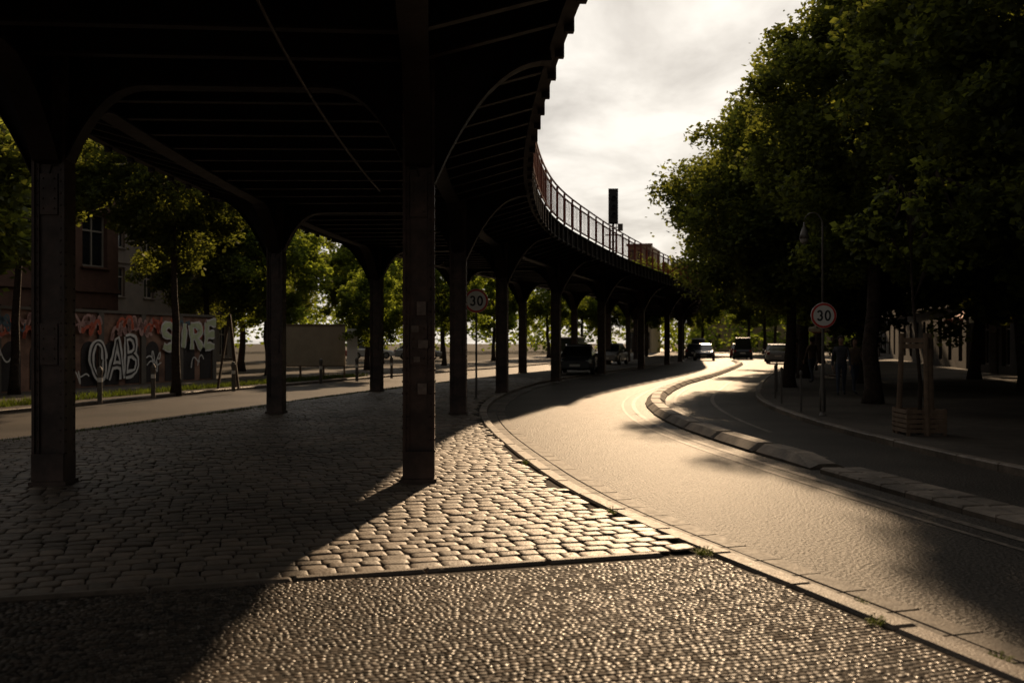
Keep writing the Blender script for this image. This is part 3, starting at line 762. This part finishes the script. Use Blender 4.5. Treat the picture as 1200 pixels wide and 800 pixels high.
# ------------------------------------------------------------------ buildings
winmesh={}
def window_mesh(w,h):
    key=(round(w,2),round(h,2))
    if key not in winmesh:
        b=MB(); f=.07
        b.box((0,.06,h/2),(w,.02,h),mi=0)
        for x in(-w/2+f/2,0,w/2-f/2): b.box((x,.02,h/2),(f,.05,h-.004),mi=1)
        for z in(f/2,h*.68,h-f/2): b.box((0,.012,z),(w-.004,.05,f),mi=1)
        winmesh[key]=b.mesh('window',[M['glass'],M['frame']])
    return winmesh[key]
def building(p0,p1,floors,nw,wallm,label,fh=3.5,g0=4.0,depth=9,ww=1.2,wh=2.1,name='apartment_building',roof=True):
    e,L=frame_empty(name,p0,p1,label,'building',0.0)
    H=g0+fh*(floors-1); bay=L/nw; mb=MB()
    mb.box((L/2,depth/2+.32,H/2),(L,depth,H))
    z=0
    for fl in range(floors):
        hh=g0 if fl==0 else fh; wz=.9; h_=min(wh if fl else 2.6,hh-1.2)
        if fl==0: wz=.5
        mb.box((L/2,.15,z+wz/2),(L,.3,wz)); mb.box((L/2,.15,z+(wz+h_+hh)/2),(L,.3,hh-wz-h_))
        mb.box((L/2,-.06,z+hh-.12),(L,.12,.16))
        for i in range(nw+1):
            wd=bay-ww; 
            a=max(0,i*bay-wd/2);b_=min(L,i*bay+wd/2)
            mb.box(((a+b_)/2,.15,z+wz+h_/2),(b_-a,.3,h_))
        for i in range(nw):
            cx=(i+.5)*bay
            mkobj('window',window_mesh(ww-.02,h_-.02),e,(cx,.2,z+wz+.01))
            if fl: mb.box((cx,-.05,z+wz-.05),(ww+.2,.18,.08))
        z+=hh
    mb.obj('wall',[wallm],e)
    mb=MB(); mb.box((L/2,-.1,H+.16),(L+.3,.75,.3))
    if roof: mb.prism([(-.3,.3),(2.6,2.6),(depth-2,2.6),(depth+.6,.3)],(L/2,0,H),(0,1,0),(0,0,1),(1,0,0),L)
    mb.obj('roof',[M['roof']],e)
    mb=MB(); mb.box((0,0,1.1),(1.1,.06,2.2)); mb.box((0,-.04,1.1),(.9,.03,1.9)); mb.lathe([(.03,0),(.03,-.08)],(.4,-.04,1.05),8,axis='y')
    mb.obj('door',[M['bark']],e,loc=(bay,-.04,.1))
    return e,L,H
b1,_,_=building((-26,20),(-17.6,44.5),4,9,M['brick'],'dark brick building with tall windows behind the graffiti wall',ww=1.5,wh=2.4)
b2,_,_=building((-34,50),(-24,86),5,11,M['plaster2'],'grey apartment block along the side street')
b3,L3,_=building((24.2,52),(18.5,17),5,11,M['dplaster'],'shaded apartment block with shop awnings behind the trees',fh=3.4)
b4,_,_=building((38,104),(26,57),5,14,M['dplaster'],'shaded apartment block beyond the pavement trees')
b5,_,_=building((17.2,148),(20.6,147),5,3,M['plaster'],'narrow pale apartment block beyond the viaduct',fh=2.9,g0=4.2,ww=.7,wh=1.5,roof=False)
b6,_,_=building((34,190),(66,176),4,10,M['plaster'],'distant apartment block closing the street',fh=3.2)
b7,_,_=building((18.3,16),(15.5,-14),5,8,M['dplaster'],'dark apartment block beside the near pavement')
mb=MB()
mb.box((0,0,0),(1.9,.02,2.6)); q=mb.obj('painted_mural',[M['gred']],b1,loc=(16.4,-.19,4.9)); q['label']='red and white sprayed mural panel'
mb=MB()
for i in range(5):
    P=[(-.6+.28*i+.12*math.sin(t*2+i),-1.1+t*.7) for t in np.linspace(0,3.1,30)]; ribbon(mb,P,.09,-.02)
mb.obj('mural_lettering',[M['gwhite']],q,fix=False)
for (x,c) in((2.5,'awn'),(7,'awn2'),(12,'awn'),(17,'awn2'),(23,'awn')):
    mb=MB(); mb.prism([(-.02,0),(-1.7,-.75),(-1.7,-1.0),(-1.66,-1.0),(-1.66,-.77),(-.02,-.05)],(x,-.07,3.55),(0,1,0),(0,0,1),(1,0,0),3.4); mb.obj('awning',[M[c]],b3)
def parasol(x,y,c,label):
    e=bpy.data.objects.new('parasol',None);COL.objects.link(e);e.location=(x,y,.09);tag(e,label,'parasol',group='cafe parasols on the pavement')
    mb=MB(); mb.tube([(0,0,0),(0,0,2.55)],[.025,.025],8); mb.lathe([(.28,0),(.28,.06),(.05,.1)]); mb.obj('pole',[M['wood']],e)
    mb=MB(); mb.lathe([(1.35,2.02),(1.35,2.16),(.7,2.42),(.03,2.62)],n=8); mb.obj('canopy',[M[c]],e)
parasol(14.6,45,'awn2','cream cafe parasol beneath the trees');parasol(16.4,50,'awn','red cafe parasol beneath the trees');parasol(14.4,41.5,'awn2','cream cafe parasol beneath the trees')

# ------------------------------------------------------------------ hoarding on the side street
hd=bpy.data.objects.new('site_hoarding',None);COL.objects.link(hd);hd.location=(-8.75,43.5,.08);hd.rotation_euler=(0,0,.12);tag(hd,'blank beige hoarding board on legs beside the side street','hoarding')
mb=MB(); mb.box((0,0,1.42),(2.9,.06,1.85)); mb.obj('board',[M['hoard']],hd)
mb=MB()
for x in(-1.4,-.5,.5,1.4): mb.beam((x,.06,0),(x,.06,2.3),.07,.07); mb.beam((x,.5,0),(x,.08,1.5),.05,.05)
mb.beam((-1.45,-.045,.52),(1.45,-.045,.52),.05,.05);mb.beam((-1.45,-.045,2.31),(1.45,-.045,2.31),.05,.05)
mb.obj('timber_frame',[M['wood']],hd)
mb=MB(); mb.box((1.75,-.1,1.35),(.45,.05,1.6)); mb.obj('side_board',[M['white']],hd)
mb=MB(); mb.beam((-.4,0,0),(0,0,2.5),.07,.07);mb.beam((.3,0,0),(0,0,2.5),.07,.07);mb.beam((-.24,0,1.0),(.18,0,1.0),.05,.05);mb.beam((0,.8,0),(0,0,2.5),.06,.06)
tag(mb.obj('timber_trestle',[M['dwood']],loc=(-9.5,33.5,.08)),'tall dark leaning timber trestle beside the tree','trestle')
b=MB(); b.lathe([(.06,0),(.06,.75),(.075,.78),(.075,.86),(.045,.93),(.01,.95)],n=14,mi=0); b.lathe([(.062,.55),(.062,.66)],n=14,mi=1)
bmsh=b.mesh('bollard',[M['galv'],M['white']],False)
for (x,y) in((-10.6,25.6),(-10.2,28.3),(-8.9,31.8),(-8.0,35),(-7.2,37.5),(-6.2,39.8),(-5.2,43)):
    tag(mkobj('bollard',bmsh,None,(x,y,.08)),'grey metal bollard with pale band on side pavement','bollard',group='bollards by the side road')
b=MB(); b.lathe([(.028,0),(.028,.82),(.036,.84),(.036,.9),(.015,.93)],n=12)
bms2=b.mesh('bollard',[M['galv']])
for (x,y) in((6.5,22.4),(6.85,25.3),(7.35,27.8),(8.3,31.2)):
    tag(mkobj('bollard',bms2,None,(x,y,.09)),'slim metal post along the pavement kerb','bollard',group='slim posts along the pavement kerb')

def staked(x,y,label,kind='S',sc=1):
    e=bpy.data.objects.new('tree_stake_frame',None);COL.objects.link(e);e.location=(x,y,.09);tag(e,label,'tree support',group='timber frames around young trees')
    R=.34;P=[]
    for i in range(3):
        mb=MB()
        a=2*math.pi*i/3-math.pi/2+.0; P.append((R*math.cos(a),R*math.sin(a)))
        mb.tube([(P[-1][0],P[-1][1],0),(P[-1][0]*.8,P[-1][1]*.8,1.72)],[.052,.045],8)
        mb.obj('stake',[M['wood']],e)
    mb=MB()
    for z,k_ in((1.6,.82),(1.5,.83)):
        for i in range(3):
            a=P[i];c=P[(i+1)%3]; mb.beam((a[0]*k_,a[1]*k_,z),(c[0]*k_,c[1]*k_,z),.03,.08)
    mb.obj('crossbar',[M['wood']],e)
    mb=MB()
    for z in(.08,.16,.24,.32,.40):
        for i in range(4):
            a=math.pi/4+i*math.pi/2; mb.beam((.46*math.cos(a),.46*math.sin(a),z),(.46*math.cos(a+math.pi/2),.46*math.sin(a+math.pi/2),z),.03,.06)
    for i in range(4):
        a=math.pi/4+i*math.pi/2; mb.beam((.43*math.cos(a),.43*math.sin(a),0),(.43*math.cos(a),.43*math.sin(a),.45),.05,.05)
    mb.obj('slatted_guard',[M['wood']],e)
    tree(kind,x,y,x,sc,'slender young tree tied between timber stakes','young staked trees')
staked(6.95,17.0,'three timber stakes with crossbars around a young tree',sc=1)

# ------------------------------------------------------------------ cars
def car(loc,rz,paint,label,van=False):
    e=bpy.data.objects.new('car',None);COL.objects.link(e);e.location=loc;e.rotation_euler=(0,0,rz);tag(e,label,'car',group='cars on the street')
    def loft(mb,st,mi=0):
        vs=[];fs=[];n=8
        for y,w,zb,zt in st:
            c=min(.12,(zt-zb)*.3)
            for x,z in((-w+c*.5,zb),(w-c*.5,zb),(w,zb+c),(w,zt-c),(w-c,zt),(-w+c,zt),(-w,zt-c),(-w,zb+c)): vs.append((x,y,z))
        for i in range(len(st)-1):
            for j in range(n): j2=(j+1)%n; fs.append((i*n+j,i*n+j2,(i+1)*n+j2,(i+1)*n+j))
        fs.append(tuple(range(n))[::-1]);fs.append(tuple((len(st)-1)*n+j for j in range(n)));mb.add(vs,fs,mi)
    mb=MB()
    loft(mb,[(-2.15,.72,.35,.75),(-2.08,.83,.24,.92),(-1.4,.88,.2,.97),(0,.89,.2,.95),(1.1,.88,.2,.92),(1.85,.84,.22,.78),(2.12,.70,.32,.66)])
    if van: loft(mb,[(-2.0,.66,1.9,2.0),(-1.9,.72,1.88,2.02),(.7,.72,1.88,2.02),(.95,.62,1.88,1.95)])
    else: loft(mb,[(-1.25,.58,1.36,1.42),(-1.0,.62,1.38,1.46),(.1,.62,1.38,1.47),(.4,.56,1.35,1.41)])
    mb.obj('body',[paint],e,False)
    mb=MB(); zz=1.89 if van else 1.385
    if van: Pb=[(-2.08,.80),(1.55,.78)];Pt=[(-1.98,.68),(.85,.66)]
    else: Pb=[(-1.95,.76),(1.25,.78)];Pt=[(-1.2,.59),(.35,.58)]
    vs=[(-Pb[0][1],Pb[0][0],.9),(Pb[0][1],Pb[0][0],.9),(Pb[1][1],Pb[1][0],.88),(-Pb[1][1],Pb[1][0],.88),(-Pt[0][1],Pt[0][0],zz),(Pt[0][1],Pt[0][0],zz),(Pt[1][1],Pt[1][0],zz),(-Pt[1][1],Pt[1][0],zz)]
    mb.add(vs,[(3,2,1,0),(4,5,6,7),(0,1,5,4),(1,2,6,5),(2,3,7,6),(3,0,4,7)]); mb.obj('window',[M['glass']],e)
    for y in(-1.3,1.32):
        for sx in(-1,1):
            mb=MB(); mb.lathe([(.2,-.1),(.30,-.1),(.32,-.07),(.32,.07),(.30,.1),(.2,.1)],(0,0,0),20,axis='x'); w=mb.obj('wheel',[M['rubber']],e,loc=(sx*.80,y,.32))
            mb=MB(); mb.lathe([(.19,sx*.06),(.19,sx*.104),(.08,sx*.108)],(0,0,0),14,axis='x'); mb.obj('rim',[M['chrome']],w)
    for sx in(-1,1):
        mb=MB(); mb.box((sx*.66,2.03,.62),(.26,.14,.13)); mb.obj('headlight',[M['headl']],e)
        mb=MB(); mb.box((sx*.70,-2.10,.78),(.2,.10,.18)); mb.obj('tail_light',[M['taill']],e)
        mb=MB(); mb.box((sx*.96,.85,.98),(.14,.12,.1)); mb.obj('wing_mirror',[paint],e)
    for yy,zz2 in((-2.16,.58),(2.13,.45)):
        mb=MB(); mb.box((0,yy,zz2),(.5,.03,.11)); mb.obj('number_plate',[M['white']],e)
hdg=-math.atan(.22)
car((18.0,98,.005),hdg,M['cdark'],'dark hatchback driving away along the sunlit road')
car((17.0,88,.005),hdg+math.pi,M['cdark'],'dark hatchback approaching along the road')
car((22.0,95,.005),hdg,M['cdark'],'dark van with red tail lights in the traffic lane',True)
car((24.4,106,.005),hdg,M['csilver'],'silver hatchback waiting in the lane')
car((20.6,110,.005),hdg+math.pi,M['csilver'],'silver van approaching in the distance',True)
car((23.0,101,.005),hdg,M['cred'],'red hatchback waiting in the lane')
car((20.4,76,.005),-.3,M['csilver'],'silver hatchback parked at the pavement kerb')
car((22.2,84,.005),-.25,M['cwhite'],'white hatchback parked at the pavement kerb')
car((3.3,49.5,.08),math.pi-.15,M['cdark'],'dark hatchback parked on the platform under the viaduct')
car((7.0,70,.08),math.pi-.3,M['csilver'],'silver hatchback parked under the viaduct behind the columns')
car((4.6,76,.005),-.35,M['cwhite'],'white van parked on the side road',True)
car((-13.0,92,.06),-1.4,M['cwhite'],'white hatchback parked under the trees')
car((-8.5,90,.06),-1.4,M['csilver'],'silver hatchback parked under the trees')
car((-17.5,94,.06),-1.4,M['cred'],'red hatchback parked under the trees')

# ------------------------------------------------------------------ people
def person(loc,rz,top,leg,label,stride=.22,h=1.74,hairlong=False):
    J={};E=[]
    k=h/1.74
    def P(n,x,y,z,r,par=None):
        J[n]=(len(J),(x*k,y*k,z*k),r*k)
        if par is not None:E.append((J[par][0],J[n][0]))
    P('pel',0,0,.94,.13);P('waist',0,.0,1.08,.125,'pel');P('chest',0,.0,1.28,.155,'waist');P('neckb',0,0,1.43,.08,'chest');P('neck',0,0.01,1.50,.055,'neckb')
    P('head0',0,.02,1.57,.078,'neck');P('head1',0,.02,1.66,.092,'head0');P('head2',0,.01,1.715,.06,'head1')
    P('nose',0,.115,1.61,.014,'head0')
    for s,n in((-1,'a'),(1,'b')):
        sw=stride*s
        P('hip'+n,.09*s,0,.88,.10,'pel');P('knee'+n,.10*s,sw*.6+.03,.50,.062,'hip'+n);P('cal'+n,.10*s,sw*.8-.01,.36,.055,'knee'+n);P('ank'+n,.10*s,sw*1.0-.03,.09,.038,'cal'+n)
        P('foot'+n,.105*s,sw+.06,.045,.04,'ank'+n);P('toe'+n,.11*s,sw+.15,.035,.03,'foot'+n)
        P('sh'+n,.17*s,0,1.38,.068,'chest');P('el'+n,.23*s,-sw*.5-.02,1.10,.045,'sh'+n);P('wr'+n,.235*s,-sw*.8+.06,.86,.028,'el'+n);P('palm'+n,.235*s,-sw*.85+.075,.79,.03,'wr'+n)
        for i,(dy,l) in enumerate(((-.03,.06),(-.01,.08),(.01,.085),(.03,.075))):
            P('f%d'%i+n,.232*s,-sw*.85+.08+dy,.75,.009,'palm'+n);P('g%d'%i+n,.222*s,-sw*.85+.09+dy,.75-l*.6,.008,'f%d'%i+n)
        P('th'+n,.22*s,-sw*.85+.12,.77,.010,'palm'+n)
    me=bpy.data.meshes.new('person'); me.from_pydata([v[1] for v in J.values()],E,[]); o=bpy.data.objects.new('tmp',me);COL.objects.link(o)
    o.modifiers.new('s','SKIN')
    for i,v in enumerate(J.values()): me.skin_vertices[0].data[i].radius=(v[2],v[2])
    me.skin_vertices[0].data[0].use_root=True
    ss_=o.modifiers.new('u','SUBSURF');ss_.levels=1;ss_.render_levels=1
    dg=bpy.context.evaluated_depsgraph_get();dg.update(); m2=bpy.data.meshes.new_from_object(o.evaluated_get(dg));bpy.data.objects.remove(o)
    m2.materials.clear()
    for m_ in(M['skin'],top,leg,M['rubber']): m2.materials.append(m_)
    for p_ in m2.polygons:
        c=p_.center; z=c.z/k
        p_.material_index=0 if (z>1.47 or (abs(c.x)>.19*k and z<.87)) else (1 if z>.92 or abs(c.x)>.19*k else (2 if z>.09 else 3)); p_.use_smooth=True
    ob=mkobj('person',m2,None,loc,rz);tag(ob,label,'person')
    bm=bmesh.new();bmesh.ops.create_uvsphere(bm,u_segments=16,v_segments=10,radius=.108*k)
    for v_ in bm.verts:
        if v_.co.y>.03*k and v_.co.z<.03*k: v_.co.y=.03*k
        if hairlong and v_.co.z<0: v_.co.z*=2.2
        v_.co.z*=1.05
    mh=bpy.data.meshes.new('hair');bm.to_mesh(mh);bm.free();mh.materials.append(M['hair'])
    mkobj('hair',mh,ob,(0,-.004*k,1.665*k))
    return ob
person((9.75,29.5,.09),2.9,M['jacket'],M['jeans'],'person in dark jacket and jeans walking along the pavement')
person((10.35,30.1,.09),3.3,M['jacket2'],M['jeans'],'person in brown coat walking beside a companion',h=1.68,hairlong=True)
person((11.6,38.5,.09),.4,M['jacket2'],M['jeans'],'person in brown coat strolling under the trees',.15)
person((13.0,45.5,.09),0,M['jacket2'],M['jacket'],'person standing near the shop awnings',.05,1.7)

# ------------------------------------------------------------------ light
SUN_AZ=math.atan(0.17); SUN_EL=math.radians(23.5)
sd=Vector((math.sin(SUN_AZ)*math.cos(SUN_EL),math.cos(SUN_AZ)*math.cos(SUN_EL),math.sin(SUN_EL)))
su=bpy.data.lights.new('sun','SUN');su.energy=5.0;su.angle=math.radians(.9);su.color=(1,.70,.42)
so=bpy.data.objects.new('sun',su);COL.objects.link(so);so.rotation_euler=sd.to_track_quat('Z','Y').to_euler();so.location=(10,60,40)
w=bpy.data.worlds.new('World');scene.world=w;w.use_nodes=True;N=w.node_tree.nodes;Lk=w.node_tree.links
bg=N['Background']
sky=N.new('ShaderNodeTexSky');sky.sky_type='NISHITA';sky.sun_disc=False;sky.sun_elevation=SUN_EL;sky.sun_rotation=SUN_AZ
tc=N.new('ShaderNodeTexCoord')
sep=N.new('ShaderNodeSeparateXYZ');Lk.new(tc.outputs['Generated'],sep.inputs[0])
ad=N.new('ShaderNodeMath');ad.operation='ADD';ad.inputs[1].default_value=.18;Lk.new(sep.outputs['Z'],ad.inputs[0])
mxm=N.new('ShaderNodeMath');mxm.operation='MAXIMUM';mxm.inputs[1].default_value=.05;Lk.new(ad.outputs[0],mxm.inputs[0])
dx=N.new('ShaderNodeMath');dx.operation='DIVIDE';Lk.new(sep.outputs['X'],dx.inputs[0]);Lk.new(mxm.outputs[0],dx.inputs[1])
dy=N.new('ShaderNodeMath');dy.operation='DIVIDE';Lk.new(sep.outputs['Y'],dy.inputs[0]);Lk.new(mxm.outputs[0],dy.inputs[1])
cb=N.new('ShaderNodeCombineXYZ');Lk.new(dx.outputs[0],cb.inputs[0]);Lk.new(dy.outputs[0],cb.inputs[1])
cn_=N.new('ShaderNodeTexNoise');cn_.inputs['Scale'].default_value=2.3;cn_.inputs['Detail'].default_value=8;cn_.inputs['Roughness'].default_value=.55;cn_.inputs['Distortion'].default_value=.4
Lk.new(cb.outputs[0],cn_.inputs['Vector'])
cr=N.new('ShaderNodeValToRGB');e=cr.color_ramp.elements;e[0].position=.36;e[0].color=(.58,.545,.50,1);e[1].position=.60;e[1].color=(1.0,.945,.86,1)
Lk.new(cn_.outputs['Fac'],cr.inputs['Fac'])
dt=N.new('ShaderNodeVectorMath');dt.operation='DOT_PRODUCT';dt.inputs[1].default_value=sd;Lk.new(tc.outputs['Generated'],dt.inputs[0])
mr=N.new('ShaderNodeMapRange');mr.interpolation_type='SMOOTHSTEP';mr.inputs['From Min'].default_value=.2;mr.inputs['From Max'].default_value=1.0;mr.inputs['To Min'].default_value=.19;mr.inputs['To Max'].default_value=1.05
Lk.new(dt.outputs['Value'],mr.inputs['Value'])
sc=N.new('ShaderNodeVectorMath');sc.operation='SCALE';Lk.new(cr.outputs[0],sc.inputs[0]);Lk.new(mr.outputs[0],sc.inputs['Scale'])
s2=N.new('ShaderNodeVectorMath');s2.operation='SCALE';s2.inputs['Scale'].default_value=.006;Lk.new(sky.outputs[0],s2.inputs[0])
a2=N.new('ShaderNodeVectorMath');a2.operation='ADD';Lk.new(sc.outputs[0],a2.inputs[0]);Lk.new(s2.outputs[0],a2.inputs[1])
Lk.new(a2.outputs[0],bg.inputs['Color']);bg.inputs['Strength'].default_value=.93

# ------------------------------------------------------------------ camera
cam=bpy.data.cameras.new('camera');co=bpy.data.objects.new('camera',cam);COL.objects.link(co)
co.location=(0,0,1.67);co.rotation_euler=(math.pi/2,0,0);cam.lens=35;cam.sensor_width=36;cam.clip_end=1500;cam.clip_start=.05
cam.dof.use_dof=True;cam.dof.focus_distance=14;cam.dof.aperture_fstop=2.0
scene.camera=co
